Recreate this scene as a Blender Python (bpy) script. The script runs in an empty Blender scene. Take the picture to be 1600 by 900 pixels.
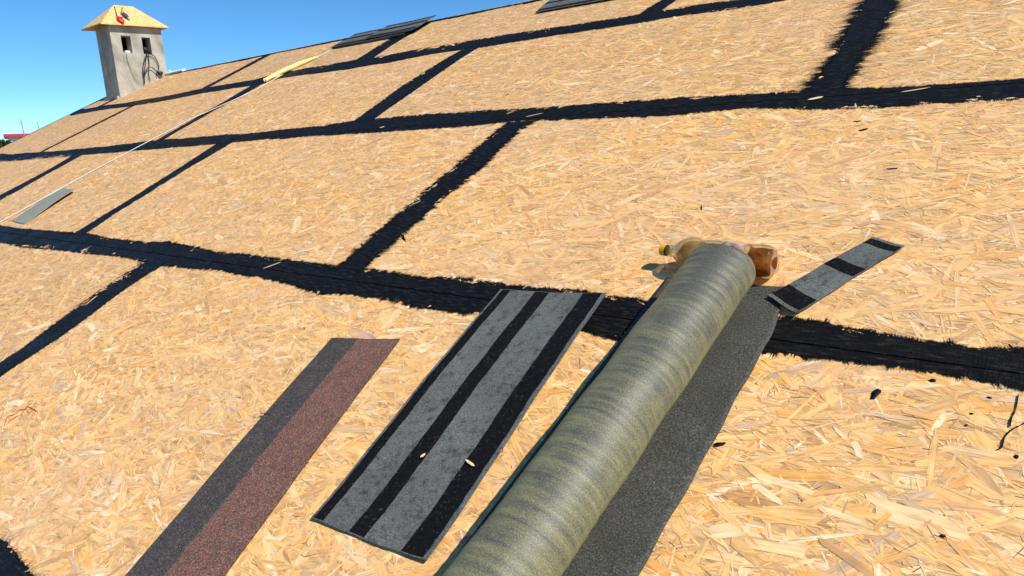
import bpy, bmesh, math, random
import numpy as np
from mathutils import Matrix, Vector
rnd = random.Random(7)
scene = bpy.context.scene
C = scene.collection

# ------------------------------------------------------------------ camera
TH = 0.45091                                     # roof pitch (rad)
CT, ST = math.cos(TH), math.sin(TH)
FPX = 1044.35                                    # focal length in photo pixels (1600 wide)
CAMR = np.array([[0.79067204, 0.52985908, -0.30673617],
                 [0.09601509, -0.60212031, -0.79261102],
                 [-0.60466423, 0.59724407, -0.52695416]])      # rows: right, down, forward in roof axes
CAMP = np.array([-0.70260564, -1.09723917, 1.02527512])        # u along the eave, v up the slope, h off the roof
RX = Matrix.Rotation(TH, 4, 'X')                               # roof axes -> world axes
def rw(u, v, h=0.0):
    return Vector((u, v*CT - h*ST, v*ST + h*CT))
cam_d = bpy.data.cameras.new('camera'); cam = bpy.data.objects.new('camera', cam_d); C.objects.link(cam)
cam_d.sensor_width = 36; cam_d.lens = FPX/1600*36; cam_d.clip_start = 0.02; cam_d.clip_end = 6000
M3 = Matrix((CAMR[0], -CAMR[1], -CAMR[2])).transposed()
cam.matrix_world = Matrix.Translation(rw(*CAMP)) @ RX @ M3.to_4x4()
scene.camera = cam

# ------------------------------------------------------------------ sky, sun, exposure
SUN = Vector((0.66, -0.025, 0.745)).normalized()
w = bpy.data.worlds.new('World'); scene.world = w; w.use_nodes = True
nt = w.node_tree; nt.nodes.clear()
out = nt.nodes.new('ShaderNodeOutputWorld'); bg = nt.nodes.new('ShaderNodeBackground')
sky = nt.nodes.new('ShaderNodeTexSky'); sky.sky_type = 'NISHITA'; sky.sun_disc = False
sky.sun_elevation = math.asin(SUN.z); sky.sun_rotation = math.atan2(SUN.x, SUN.y)
sky.altitude = 3000; sky.air_density = 0.78; sky.dust_density = 0.0; sky.ozone_density = 5.2
hs = nt.nodes.new('ShaderNodeHueSaturation'); hs.inputs['Hue'].default_value = 0.49; hs.inputs['Saturation'].default_value = 1.15
nt.links.new(sky.outputs[0], hs.inputs['Color']); nt.links.new(hs.outputs[0], bg.inputs[0])
bg.inputs[1].default_value = 0.15
nt.links.new(bg.outputs[0], out.inputs[0])
sd = bpy.data.lights.new('sun', 'SUN'); sd.energy = 5.0; sd.angle = math.radians(0.53); sd.color = (1.0, 0.94, 0.84)
so = bpy.data.objects.new('sun', sd); C.objects.link(so)
so.rotation_euler = (-SUN).to_track_quat('-Z', 'Y').to_euler(); so.location = (8, -4, 14)
vs = scene.view_settings
scene.display_settings.display_device = 'sRGB'
vs.view_transform = 'Standard'; vs.look = 'None'; vs.gamma = 1; vs.exposure = 0.2; vs.use_curve_mapping = False

# ------------------------------------------------------------------ pixel helpers (a pixel gives a direction only)
def ray(px, py):
    return CAMR.T @ np.array([(px-800)/FPX, (py-450)/FPX, 1.0])
def hit(px, py, h=0.0):                          # where the view ray meets the plane h above the roof
    d = ray(px, py); p = CAMP + (h-CAMP[2])/d[2]*d
    return p[0], p[1]
def wray(px, py):
    d = ray(px, py); return rw(*d)
CW = rw(*CAMP)
def hitx(px, py, x):                             # where it meets the upright plane x = const
    d = wray(px, py); return CW + d*((x-CW.x)/d.x)
def hitplane(px, py, p0, n):
    d = wray(px, py); return CW + d*((p0-CW).dot(n)/d.dot(n))

# ------------------------------------------------------------------ object helpers
def link(o, parent=None):
    C.objects.link(o)
    if parent is not None: o.parent = parent
    return o
def mesh(name, vs_, fs, mat=None, smooth=False):
    me = bpy.data.meshes.new(name); me.from_pydata([tuple(v) for v in vs_], [], fs)
    if mat: me.materials.append(mat)
    if smooth: me.polygons.foreach_set('use_smooth', [True]*len(me.polygons))
    me.update(); return me
def obj(name, me, parent=None, label=None):
    o = bpy.data.objects.new(name, me); link(o, parent)
    if label: o['label'] = label
    return o
def tag(o, label, cat, group=None):
    o['label'] = label; o['category'] = cat
    if group: o['group'] = group
    return o
def kind(o, k): o['kind'] = k; return o
def empty(name, mw):
    o = bpy.data.objects.new(name, None); o.empty_display_size = .1; C.objects.link(o); o.matrix_world = mw; return o
def roofmat(u, v, h=0.0, rz=0.0):
    return Matrix.Translation(rw(u, v, h)) @ RX @ Matrix.Rotation(rz, 4, 'Z')
class MB:
    def __init__(s): s.v = []; s.f = []
    def add(s, vs_, fs):
        b = len(s.v); s.v += [tuple(q) for q in vs_]; s.f += [tuple(i+b for i in q) for q in fs]; return s
    def box(s, a, b):
        x0, y0, z0 = a; x1, y1, z1 = b
        return s.add([(x0,y0,z0),(x1,y0,z0),(x1,y1,z0),(x0,y1,z0),(x0,y0,z1),(x1,y0,z1),(x1,y1,z1),(x0,y1,z1)],
                     [(0,3,2,1),(4,5,6,7),(0,1,5,4),(1,2,6,5),(2,3,7,6),(3,0,4,7)])
    def tube(s, pts, r, n=7, caps=True):
        pts = [Vector(p) for p in pts]; rr = r if hasattr(r, '__len__') else [r]*len(pts)
        vs_ = []; ref = None
        for i, p in enumerate(pts):
            d = (pts[min(i+1, len(pts)-1)] - pts[max(i-1, 0)]).normalized()
            if ref is None: ref = Vector((0,0,1)) if abs(d.z) < .9 else Vector((1,0,0))
            a = d.cross(ref).normalized(); b = a.cross(d).normalized(); ref = b
            for k in range(n):
                t = 2*math.pi*k/n; vs_.append(p + a*(rr[i]*math.cos(t)) + b*(rr[i]*math.sin(t)))
        fs = [(i*n+k, i*n+(k+1)%n, (i+1)*n+(k+1)%n, (i+1)*n+k) for i in range(len(pts)-1) for k in range(n)]
        if caps: fs += [tuple(range(n))[::-1], tuple(range((len(pts)-1)*n, len(pts)*n))]
        return s.add(vs_, fs)
    def me(s, name, mat=None, smooth=False): return mesh(name, s.v, s.f, mat, smooth)
def smooth_path(pts, n=8):                       # Catmull-Rom
    P = [Vector(p) for p in pts]; P = [P[0]*2-P[1]] + P + [P[-1]*2-P[-2]]; o = []
    for i in range(1, len(P)-2):
        for k in range(n):
            t = k/n; a, b, c, d = P[i-1], P[i], P[i+1], P[i+2]
            o.append(.5*((2*b) + (c-a)*t + (2*a-5*b+4*c-d)*t*t + (3*b-a-3*c+d)*t**3))
    o.append(P[-2]); return o

# ------------------------------------------------------------------ materials
def mat(name, build):
    m = bpy.data.materials.new(name); m.use_nodes = True
    N = m.node_tree.nodes; Lk = m.node_tree.links; p = N['Principled BSDF']
    build(N, Lk, p); return m
def nd(N, t, **k):
    n = N.new('ShaderNode'+t)
    for a, b in k.items():
        if a in n.inputs: n.inputs[a].default_value = b
        else: setattr(n, a, b)
    return n
def noise(N, L, scale, detail=4, rough=.55, vec=None):
    n = nd(N, 'TexNoise'); n.inputs['Scale'].default_value = scale; n.inputs['Detail'].default_value = detail; n.inputs['Roughness'].default_value = rough
    if vec is not None: L.new(vec, n.inputs['Vector'])
    return n
def ramp(N, L, src, stops):
    r = nd(N, 'ValToRGB'); e = r.color_ramp.elements
    while len(e) < len(stops): e.new(.5)
    for i, (p, c) in enumerate(stops):
        e[i].position = p; e[i].color = (c, c, c, 1) if not hasattr(c, '__len__') else (*c, 1)
    L.new(src, r.inputs[0]); return r
def mixc(N, L, fac, a, b, mode='MIX'):
    m = nd(N, 'Mix'); m.data_type = 'RGBA'; m.blend_type = mode
    for s, val in ((0, fac), (6, a), (7, b)):
        if hasattr(val, 'links'): L.new(val, m.inputs[s])
        else: m.inputs[s].default_value = val if s == 0 else (*val, 1)
    return m.outputs[2]
def coords(N, which='Object'): return nd(N, 'TexCoord').outputs[which]
def scaled(N, L, src, s):
    m = nd(N, 'Mapping'); m.inputs['Scale'].default_value = s; L.new(src, m.inputs['Vector']); return m.outputs[0]
def bump(N, L, p, src, strength, dist):
    b = nd(N, 'Bump'); b.inputs['Strength'].default_value = strength; b.inputs['Distance'].default_value = dist
    L.new(src, b.inputs['Height']); L.new(b.outputs[0], p.inputs['Normal'])
def simple(name, col, rough=.6, var=.15, scale=30, bmp=0, metal=0, spec=.3):
    def f(N, L, p):
        n = noise(N, L, scale, 5, .6, coords(N))
        c = mixc(N, L, n.outputs[0], [x*(1-var) for x in col], [min(1, x*(1+var)) for x in col])
        L.new(c, p.inputs['Base Color']); p.inputs['Roughness'].default_value = rough; p.inputs['Metallic'].default_value = metal
        p.inputs['Specular IOR Level'].default_value = spec
        if bmp: bump(N, L, p, n.outputs[0], .6, bmp)
    return mat(name, f)

def f_strand(N, L, p):                           # wood strand: own colour from the mesh, grain along the strand
    a = nd(N, 'Attribute'); a.attribute_name = 'Col'
    uv = nd(N, 'UVMap')
    g = noise(N, L, 1.0, 4, .65, scaled(N, L, uv.outputs[0], (9, 420, 1)))
    g2 = noise(N, L, 1.0, 2, .5, scaled(N, L, uv.outputs[0], (22, 60, 1)))
    g3 = noise(N, L, 1.0, 3, .6, scaled(N, L, uv.outputs[0], (16, 190, 1)))
    mg = nd(N, 'Math', operation='MULTIPLY_ADD'); L.new(g3.outputs[0], mg.inputs[0]); mg.inputs[1].default_value = .6
    L.new(g.outputs[0], mg.inputs[2])
    gr = ramp(N, L, mg.outputs[0], [(.55, .44), (.72, .88), (.84, 1.03), (1.05, 1.28)])
    c = mixc(N, L, 1.0, a.outputs['Color'], gr.outputs[0], 'MULTIPLY')
    g2r = ramp(N, L, g2.outputs[0], [(.28, .74), (.5, 1.0), (.72, 1.10)])
    c = mixc(N, L, 1.0, c, g2r.outputs[0], 'MULTIPLY')
    big = noise(N, L, 1.3, 3, .55, nd(N, 'NewGeometry').outputs['Position'])     # weathering: patches of greyer, drier wood
    br = ramp(N, L, big.outputs[0], [(.40, 0.0), (.72, .42)])
    c = mixc(N, L, br.outputs[0], c, (.63, .42, .265))
    oi = nd(N, 'ObjectInfo'); orr = ramp(N, L, oi.outputs['Random'], [(0, (.97, .955, .95)), (.5, (1.02, 1.0, .97)), (1, (1.07, 1.04, 1.0))])   # sheet to sheet
    c = mixc(N, L, 1.0, c, orr.outputs[0], 'MULTIPLY')
    L.new(c, p.inputs['Base Color']); p.inputs['Roughness'].default_value = .55; p.inputs['Specular IOR Level'].default_value = .35
    bump(N, L, p, mg.outputs[0], .4, .0003)
M_STRAND = mat('osb_strand', f_strand)
def f_osb(N, L, p):
    co = coords(N)
    n1 = noise(N, L, 1, 3, .6, scaled(N, L, co, (14, 60, 30)))
    v = nd(N, 'TexVoronoi'); v.inputs['Scale'].default_value = 1; L.new(scaled(N, L, co, (14, 55, 55)), v.inputs['Vector'])
    c = ramp(N, L, n1.outputs[0], [(.3, (.34, .18, .07)), (.5, (.60, .36, .16)), (.7, (.74, .52, .27))])
    c2 = c.outputs[0]
    L.new(c2, p.inputs['Base Color']); p.inputs['Roughness'].default_value = .7
    bump(N, L, p, n1.outputs[0], .5, .001)
M_OSB = mat('osb_board', f_osb)
def f_bit(N, L, p):
    co = coords(N)
    n1 = noise(N, L, 1, 5, .7, scaled(N, L, co, (26, 120, 60)))
    n2 = noise(N, L, 7, 3, .5, co)
    n3 = noise(N, L, 1, 4, .7, scaled(N, L, co, (170, 60, 60)))
    c = ramp(N, L, n1.outputs[0], [(.42, (.0035, .0034, .0036)), (.55, (.007, .0067, .007)), (.72, (.040, .036, .033))])  # lightest stop: scratches, plus streaky sheen and glints painted into the colour
    L.new(c.outputs[0], p.inputs['Base Color'])
    r = ramp(N, L, n2.outputs[0], [(.3, .40), (.7, .62)]); L.new(r.outputs[0], p.inputs['Roughness'])
    p.inputs['Specular IOR Level'].default_value = .10
    ad = nd(N, 'Math', operation='ADD'); L.new(n1.outputs[0], ad.inputs[0]); L.new(n3.outputs[0], ad.inputs[1])
    bump(N, L, p, ad.outputs[0], .8, .0022)
M_BIT = mat('bitumen', f_bit)
def f_back(N, L, p):                             # sanded underside of a shingle
    co = coords(N)
    n1 = noise(N, L, 300, 4, .75, co); n2 = noise(N, L, 48, 4, .65, co); n3 = noise(N, L, 5, 2, .5, co)
    c = ramp(N, L, n1.outputs[0], [(.33, (.045, .048, .046)), (.53, (.125, .131, .126)), (.73, (.26, .27, .26))])
    d = ramp(N, L, n2.outputs[0], [(.32, .38), (.46, .92), (.62, 1.05), (.8, 1.2)])
    e = ramp(N, L, n3.outputs[0], [(.3, .78), (.7, 1.08)])
    c = mixc(N, L, 1.0, c.outputs[0], d.outputs[0], 'MULTIPLY'); c = mixc(N, L, 1.0, c, e.outputs[0], 'MULTIPLY')
    L.new(c, p.inputs['Base Color']); p.inputs['Roughness'].default_value = .75; p.inputs['Specular IOR Level'].default_value = .3
    bump(N, L, p, n1.outputs[0], .5, .0006)
M_BACK = mat('sanded_bitumen', f_back)
def f_tar(N, L, p):
    co = coords(N)
    n1 = noise(N, L, 60, 4, .6, co); n2 = noise(N, L, 150, 3, .6, co)
    c = ramp(N, L, n2.outputs[0], [(.35, (.004, .004, .0045)), (.64, (.010, .0098, .010)), (.72, (.085, .08, .075))])
    L.new(c.outputs[0], p.inputs['Base Color'])
    r = ramp(N, L, n1.outputs[0], [(.3, .42), (.7, .62)]); L.new(r.outputs[0], p.inputs['Roughness'])
    bump(N, L, p, n1.outputs[0], .5, .0012); p.inputs['Specular IOR Level'].default_value = .10
M_TAR = mat('adhesive_tar', f_tar)
def gran(cols, base):
    def f(N, L, p):
        co = coords(N)
        v = nd(N, 'TexVoronoi'); v.inputs['Scale'].default_value = 520; L.new(co, v.inputs['Vector'])
        wn = nd(N, 'TexWhiteNoise'); wn.noise_dimensions = '3D'; L.new(v.outputs['Position'], wn.inputs['Vector'])
        c = ramp(N, L, wn.outputs['Value'], cols); c.color_ramp.interpolation = 'CONSTANT'
        n = noise(N, L, 25, 4, .6, co); d = ramp(N, L, n.outputs[0], [(.3, .82), (.7, 1.15)])
        c = mixc(N, L, 1.0, c.outputs[0], d.outputs[0], 'MULTIPLY')
        L.new(c, p.inputs['Base Color']); p.inputs['Roughness'].default_value = .6
        bump(N, L, p, v.outputs['Distance'], .7, .0012)
    return f
M_GR_DARK = mat('dark_granules', gran([(0, (.036, .028, .023)), (.45, (.066, .051, .041)), (.8, (.108, .086, .070)), (.94, (.165, .14, .125))], 0))
M_GR_RED = mat('red_granules', gran([(0, (.068, .044, .036)), (.30, (.125, .068, .050)), (.55, (.25, .088, .050)), (.80, (.38, .135, .070)), (.91, (.235, .20, .175))], 0))
def f_roll(N, L, p):                             # fleece-faced underlay: dark fleece with yellow-green dust in ripples
    co = coords(N, 'UV')                         # uv in metres: x round the roll, y along it
    fl = noise(N, L, 300, 4, .8, co)
    rip = noise(N, L, 1, 3, .55, scaled(N, L, co, (4, 66, 1)))
    rip2 = noise(N, L, 1, 3, .6, scaled(N, L, co, (9, 130, 1)))
    a = nd(N, 'Attribute'); a.attribute_name = 'dust'
    m1 = nd(N, 'Math', operation='MULTIPLY_ADD'); L.new(rip.outputs[0], m1.inputs[0]); m1.inputs[1].default_value = 1.35; m1.inputs[2].default_value = -.66
    m2 = nd(N, 'Math', operation='MULTIPLY_ADD'); L.new(rip2.outputs[0], m2.inputs[0]); m2.inputs[1].default_value = .7; m2.inputs[2].default_value = -.35
    m3 = nd(N, 'Math', operation='ADD'); L.new(m1.outputs[0], m3.inputs[0]); L.new(m2.outputs[0], m3.inputs[1])
    mot = noise(N, L, 30, 5, .7, co)
    m5 = nd(N, 'Math', operation='MULTIPLY_ADD'); L.new(mot.outputs[0], m5.inputs[0]); m5.inputs[1].default_value = .8; m5.inputs[2].default_value = -.4
    m6 = nd(N, 'Math', operation='ADD'); L.new(m3.outputs[0], m6.inputs[0]); L.new(m5.outputs[0], m6.inputs[1]); m3 = m6
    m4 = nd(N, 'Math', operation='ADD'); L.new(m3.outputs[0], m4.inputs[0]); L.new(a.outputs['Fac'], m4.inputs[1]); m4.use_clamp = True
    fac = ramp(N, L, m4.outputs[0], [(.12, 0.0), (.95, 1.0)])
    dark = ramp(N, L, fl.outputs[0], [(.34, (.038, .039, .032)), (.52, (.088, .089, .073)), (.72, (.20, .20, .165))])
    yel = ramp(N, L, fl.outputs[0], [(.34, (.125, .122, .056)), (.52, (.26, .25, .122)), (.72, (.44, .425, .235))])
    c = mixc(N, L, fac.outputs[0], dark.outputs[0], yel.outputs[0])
    L.new(c, p.inputs['Base Color']); p.inputs['Roughness'].default_value = .42; p.inputs['Specular IOR Level'].default_value = .36
    mb = nd(N, 'Math', operation='ADD'); L.new(fl.outputs[0], mb.inputs[0]); L.new(rip2.outputs[0], mb.inputs[1])
    bump(N, L, p, mb.outputs[0], .55, .0012)
M_ROLL = mat('dusty_fleece', f_roll)
def f_fleece(N, L, p):
    co = coords(N)
    n1 = noise(N, L, 290, 4, .8, co); n2 = noise(N, L, 9, 3, .6, co)
    c = ramp(N, L, n1.outputs[0], [(.36, (.022, .021, .018)), (.54, (.070, .069, .060)), (.72, (.20, .20, .175))])
    d = ramp(N, L, n2.outputs[0], [(.3, .82), (.7, 1.15)])
    c = mixc(N, L, 1.0, c.outputs[0], d.outputs[0], 'MULTIPLY')
    L.new(c, p.inputs['Base Color']); p.inputs['Roughness'].default_value = .8; p.inputs['Specular IOR Level'].default_value = .15
    bump(N, L, p, n1.outputs[0], .6, .0008)
M_FLEECE = mat('dark_fleece', f_fleece)
def f_plaster(N, L, p):
    co = coords(N)
    n1 = noise(N, L, 4.5, 6, .65, co); n2 = noise(N, L, 90, 4, .6, co); n3 = noise(N, L, 1, 4, .6, scaled(N, L, co, (9, 9, 1.6)))
    c = ramp(N, L, n1.outputs[0], [(.30, (.29, .27, .225)), (.5, (.41, .385, .32)), (.72, (.52, .485, .40))])
    d = ramp(N, L, n3.outputs[0], [(.32, .66), (.5, .95), (.68, 1.10)])
    c = mixc(N, L, 1.0, c.outputs[0], d.outputs[0], 'MULTIPLY')
    L.new(c, p.inputs['Base Color']); p.inputs['Roughness'].default_value = .9
    ad = nd(N, 'Math', operation='ADD'); L.new(n1.outputs[0], ad.inputs[0]); L.new(n2.outputs[0], ad.inputs[1])
    bump(N, L, p, ad.outputs[0], .6, .006)
M_PLASTER = mat('cement_plaster', f_plaster)
M_SOOT = simple('soot', (.02, .018, .017), .9)
M_WHITE = simple('white_paint', (.78, .77, .74), .55, .08, 40)
M_TAPE = simple('white_tape', (.90, .87, .80), .6, .06, 60)
M_BLACK = simple('black_rubber', (.015, .015, .017), .5, .2, 80)
M_GREYCABLE = simple('grey_cable', (.16, .15, .14), .6)
M_RED = simple('red_plastic', (.62, .025, .015), .35, .12, 30)
M_BLUE = simple('blue_plastic', (.06, .07, .16), .45, .2, 60)
M_GREEN = simple('green_plastic', (.20, .34, .08), .45, .2, 60)
M_SILVER = simple('worn_metal', (.5, .5, .48), .4, .15, 60, metal=.8)
M_YCAP = simple('yellow_cap', (.85, .42, .01), .38, .08, 40)
M_YFOAM = simple('yellow_fleece', (.86, .68, .27), .85, .22, 28, .01)
M_GREYGREEN = simple('weathered_shingle', (.24, .25, .205), .8, .22, 16, .003)
M_ORANGE = simple('orange_crayon', (.55, .16, .05), .7, .2, 90)
M_DECK = simple('dark_underside', (.05, .04, .03), .9)
M_SPLINTER = simple('fresh_wood', (.82, .62, .36), .6, .15, 90)
M_WALL = simple('house_plaster', (.62, .58, .50), .9, .08, 6, .004)
M_REDROOF = simple('red_metal_roof', (.55, .035, .05), .45, .1, 2)
M_GLASSDARK = simple('window_glass', (.03, .04, .05), .08, .1, 3)
M_POLE = simple('weathered_pole', (.30, .28, .27), .8, .2, 6)
M_BARK = simple('bark', (.10, .075, .05), .9, .3, 12, .02)
def f_leaf(N, L, p):
    oi = nd(N, 'NewGeometry'); n = noise(N, L, 3, 3, .6, coords(N))
    c = ramp(N, L, n.outputs[0], [(.3, (.025, .055, .012)), (.55, (.055, .105, .025)), (.75, (.10, .15, .04))])
    L.new(c.outputs[0], p.inputs['Base Color']); p.inputs['Roughness'].default_value = .6
M_LEAF = mat('leaf', f_leaf)
def f_ground(N, L, p):
    co = coords(N); n1 = noise(N, L, .05, 6, .6, co); n2 = noise(N, L, 2, 5, .6, co)
    c = ramp(N, L, n1.outputs[0], [(.35, (.06, .085, .03)), (.55, (.10, .11, .045)), (.7, (.20, .16, .09))])
    d = ramp(N, L, n2.outputs[0], [(.3, .75), (.7, 1.15)])
    c = mixc(N, L, 1.0, c.outputs[0], d.outputs[0], 'MULTIPLY')
    L.new(c, p.inputs['Base Color']); p.inputs['Roughness'].default_value = .95
M_GROUND = mat('grass_and_soil', f_ground)
def f_pet(N, L, p):                              # clear bottle wall: mostly see-through, glossy
    o = N['Material Output']
    t = nd(N, 'BsdfTransparent'); t.inputs[0].default_value = (.93, .86, .66, 1)
    g = nd(N, 'BsdfGlossy'); g.inputs[0].default_value = (1, 1, 1, 1); g.inputs['Roughness'].default_value = .22
    d = nd(N, 'BsdfTranslucent'); d.inputs[0].default_value = (.85, .70, .30, 1)
    df = nd(N, 'BsdfDiffuse'); df.inputs[0].default_value = (.74, .58, .22, 1)
    n = noise(N, L, 16, 4, .6, coords(N)); r = ramp(N, L, n.outputs[0], [(.35, .25), (.65, .85)])
    sx = nd(N, 'SeparateXYZ'); L.new(coords(N), sx.inputs[0])
    cl = ramp(N, L, sx.outputs[0], [(.10, 1.0), (.17, .35), (.27, .10)])       # milky film towards the shoulder, clear towards the base
    r_ = nd(N, 'Math', operation='MULTIPLY'); L.new(r.outputs[0], r_.inputs[0]); L.new(cl.outputs[0], r_.inputs[1]); r = r_
    md = nd(N, 'MixShader'); md.inputs[0].default_value = .5; L.new(d.outputs[0], md.inputs[1]); L.new(df.outputs[0], md.inputs[2])
    m1 = nd(N, 'MixShader'); L.new(r.outputs[0], m1.inputs[0]); L.new(t.outputs[0], m1.inputs[1]); L.new(md.outputs[0], m1.inputs[2])
    fr = nd(N, 'Fresnel'); fr.inputs[0].default_value = 1.14
    fm = nd(N, 'Math', operation='MULTIPLY'); L.new(fr.outputs[0], fm.inputs[0]); fm.inputs[1].default_value = .45
    m2 = nd(N, 'MixShader'); L.new(fm.outputs[0], m2.inputs[0]); L.new(m1.outputs[0], m2.inputs[1]); L.new(g.outputs[0], m2.inputs[2])
    b = nd(N, 'Bump'); b.inputs['Strength'].default_value = .5; b.inputs['Distance'].default_value = .004
    L.new(n.outputs[0], b.inputs['Height']); L.new(b.outputs[0], g.inputs['Normal'])
    L.new(m2.outputs[0], o.inputs[0])
M_PET = mat('bottle_plastic', f_pet)
def f_liq(N, L, p):
    o = N['Material Output']
    n = noise(N, L, 22, 3, .6, coords(N))
    c = ramp(N, L, n.outputs[0], [(.38, (.035, .014, .010)), (.5, (.16, .075, .035)), (.62, (.38, .22, .10))])
    d = nd(N, 'BsdfTranslucent'); L.new(c.outputs[0], d.inputs[0])
    df = nd(N, 'BsdfDiffuse'); L.new(c.outputs[0], df.inputs[0])
    t = nd(N, 'BsdfTransparent'); t.inputs[0].default_value = (.70, .50, .30, 1)
    m0 = nd(N, 'MixShader'); m0.inputs[0].default_value = .5; L.new(d.outputs[0], m0.inputs[1]); L.new(df.outputs[0], m0.inputs[2])
    m = nd(N, 'MixShader'); m.inputs[0].default_value = .55; L.new(m0.outputs[0], m.inputs[1]); L.new(t.outputs[0], m.inputs[2])
    L.new(m.outputs[0], o.inputs[0])
M_LIQ = mat('brown_liquid', f_liq)

# ------------------------------------------------------------------ ground (one sheet to the horizon)
ZG = -7.2
me = mesh('ground', [(-3000,-3000,ZG),(3000,-3000,ZG),(3000,3000,ZG),(-3000,3000,ZG)], [(0,1,2,3)], M_GROUND)
kind(obj('ground', me), 'structure')

# ------------------------------------------------------------------ the house: deck of OSB panels
U0, U1, VTOP, VBOT, GAP, TB = -10.74, 3.6, 3.50, -3.75, .004, .012
house = empty('house', RX)
tag(house, 'house roof decked with wood strand panels and black bitumen brushed along the joints', 'house')

STR_PAL = np.array([(.785,.445,.150),(.805,.495,.195),(.83,.590,.315),(.87,.70,.47),(.74,.350,.075),(.48,.250,.105),(.52,.380,.280),(.63,.335,.140)])
STR_P = np.array([.27,.23,.14,.055,.125,.065,.05,.065])
def strand_mesh(W, H, seed, dens=4900, name='strands'):
    r = np.random.default_rng(seed); n = int(W*H*dens)
    cx = r.uniform(-.02, W+.02, n); cy = r.uniform(-.02, H+.02, n)
    sl = r.random(n) < .66                       # half are slivers and fines, half broad strands
    Ln = np.where(sl, np.clip(np.exp(r.normal(np.log(.026), .50, n)), .006, .09), np.clip(np.exp(r.normal(np.log(.066), .55, n)), .015, .19))
    Wd = np.where(sl, np.clip(np.exp(r.normal(np.log(.0026), .45, n)), .0008, .007), np.clip(np.exp(r.normal(np.log(.0130), .60, n)), .0025, .038))
    Wd = np.minimum(Wd, Ln*.42)
    an = np.where(r.random(n) < .62, r.normal(0, .50, n), r.uniform(-math.pi/2, math.pi/2, n))
    zc = r.permutation(n)/n*.0010
    zc = np.where(sl, .00025+zc*.75, zc*.95)      # fines lie among the upper strands
    ta = r.normal(0, .0040, n); tb = r.normal(0, .013, n)
    # outline: 7 points, slightly split ends and a bowed flank
    lx = np.stack([-.5+.12*r.random(n), .5-.14*r.random(n), .5+.05*r.random(n), .5-.14*r.random(n), .05*r.normal(0,1,n), -.5+.12*r.random(n), -.5-.05*r.random(n)], 1)
    ly = np.stack([-.5+.10*r.random(n), -.5+.22*r.random(n), r.uniform(-.25,.25,n), .5-.22*r.random(n), .5+.05*r.random(n), .5-.12*r.random(n), r.uniform(-.25,.25,n)], 1)
    tp = np.where(r.random(n) < .45, r.uniform(.05, .30, n), 0.0)           # many strands split to a point
    lx[:,1] -= tp; lx[:,3] -= tp*r.random(n); tq = np.where(r.random(n) < .45, r.uniform(.05, .30, n), 0.0); lx[:,0] += tq; lx[:,5] += tq*r.random(n)
    lx *= Ln[:,None]; ly *= Wd[:,None]
    z = np.clip(zc[:,None] + ta[:,None]*lx + tb[:,None]*ly, 0.00005, .0013)
    ca, sa = np.cos(an)[:,None], np.sin(an)[:,None]
    x = np.clip(cx[:,None] + lx*ca - ly*sa, 0, W); y = np.clip(cy[:,None] + lx*sa + ly*ca, 0, H)
    k = 7
    co = np.stack([x, y, z], 2).reshape(-1, 3)
    pi_ = r.choice(len(STR_PAL), n, p=STR_P/STR_P.sum())
    pc = STR_PAL[pi_]; mean_c = (STR_PAL*(STR_P/STR_P.sum())[:,None]).sum(0); pull = np.where(sl, .30*r.random(n), .18+.40*r.random(n))[:,None]; pc = pc*(1-pull)+mean_c*pull
    col = pc*np.exp(r.normal(0, .07, n))[:,None]*np.array([1,1,1])
    col = col*(1+r.normal(0, .012, (n,3)))
    dk = r.random(n) < .032                      # dark slits between strands, resin-brown
    col[dk] = np.array([.10,.05,.022])*np.exp(r.normal(0,.3,dk.sum()))[:,None]
    # slits are thin
    if dk.any():
        cc = co.reshape(n, k, 3); mid = cc.mean(1, keepdims=True); dirv = np.stack([np.cos(an), np.sin(an), 0*an], 1)[:,None,:]
        rel = cc-mid; al = (rel*dirv).sum(2, keepdims=True); per = rel-al*dirv
        th = np.minimum(.0014/np.maximum(Wd, 1e-4), 1.0)[:,None,None]
        cc2 = mid + al*dirv*.6 + per*th; cc2[:,:,2] = np.clip(cc[:,:,2], .0007, .0013)
        cc = np.where(dk[:,None,None], cc2, cc); cc[:,:,0] = np.clip(cc[:,:,0], 0, W); cc[:,:,1] = np.clip(cc[:,:,1], 0, H); co = cc.reshape(-1, 3)
    col = np.clip(col, 0, .97)
    me = bpy.data.meshes.new(name)
    me.vertices.add(n*k); me.vertices.foreach_set('co', co.astype(np.float32).ravel())
    me.loops.add(n*k); me.loops.foreach_set('vertex_index', np.arange(n*k, dtype=np.int32))
    me.polygons.add(n); me.polygons.foreach_set('loop_start', np.arange(0, n*k, k, dtype=np.int32))
    uv = me.uv_layers.new(name='UVMap'); off = r.uniform(0, 40, (n,2))
    uvs = np.stack([lx+off[:,:1], ly+off[:,1:]], 2).reshape(-1, 2)
    uv.data.foreach_set('uv', uvs.astype(np.float32).ravel())
    ca_ = me.attributes.new('Col', 'FLOAT_COLOR', 'POINT')
    cols = np.concatenate([np.repeat(col, k, 0), np.ones((n*k,1))], 1)
    ca_.data.foreach_set('color', cols.astype(np.float32).ravel())
    me.materials.append(M_STRAND); me.update(); return me
def board_mesh(W, H):
    mb = MB(); mb.box((0,0,-TB),(W,H,0)); return mb.me('osb_panel', M_OSB)
FULL = (2.5-GAP, 1.25-GAP)
full_board = board_mesh(*FULL)
full_strands = [strand_mesh(*FULL, 100+i) for i in range(5)]
ROWS = {-3: -2.59, -2: -3.842, -1: -2.590, 0: -3.842, 1: -2.590, 2: -3.800, 3: -5.065}   # v row -> offset of one upright joint
seams = {}
cnt = 0
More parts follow.
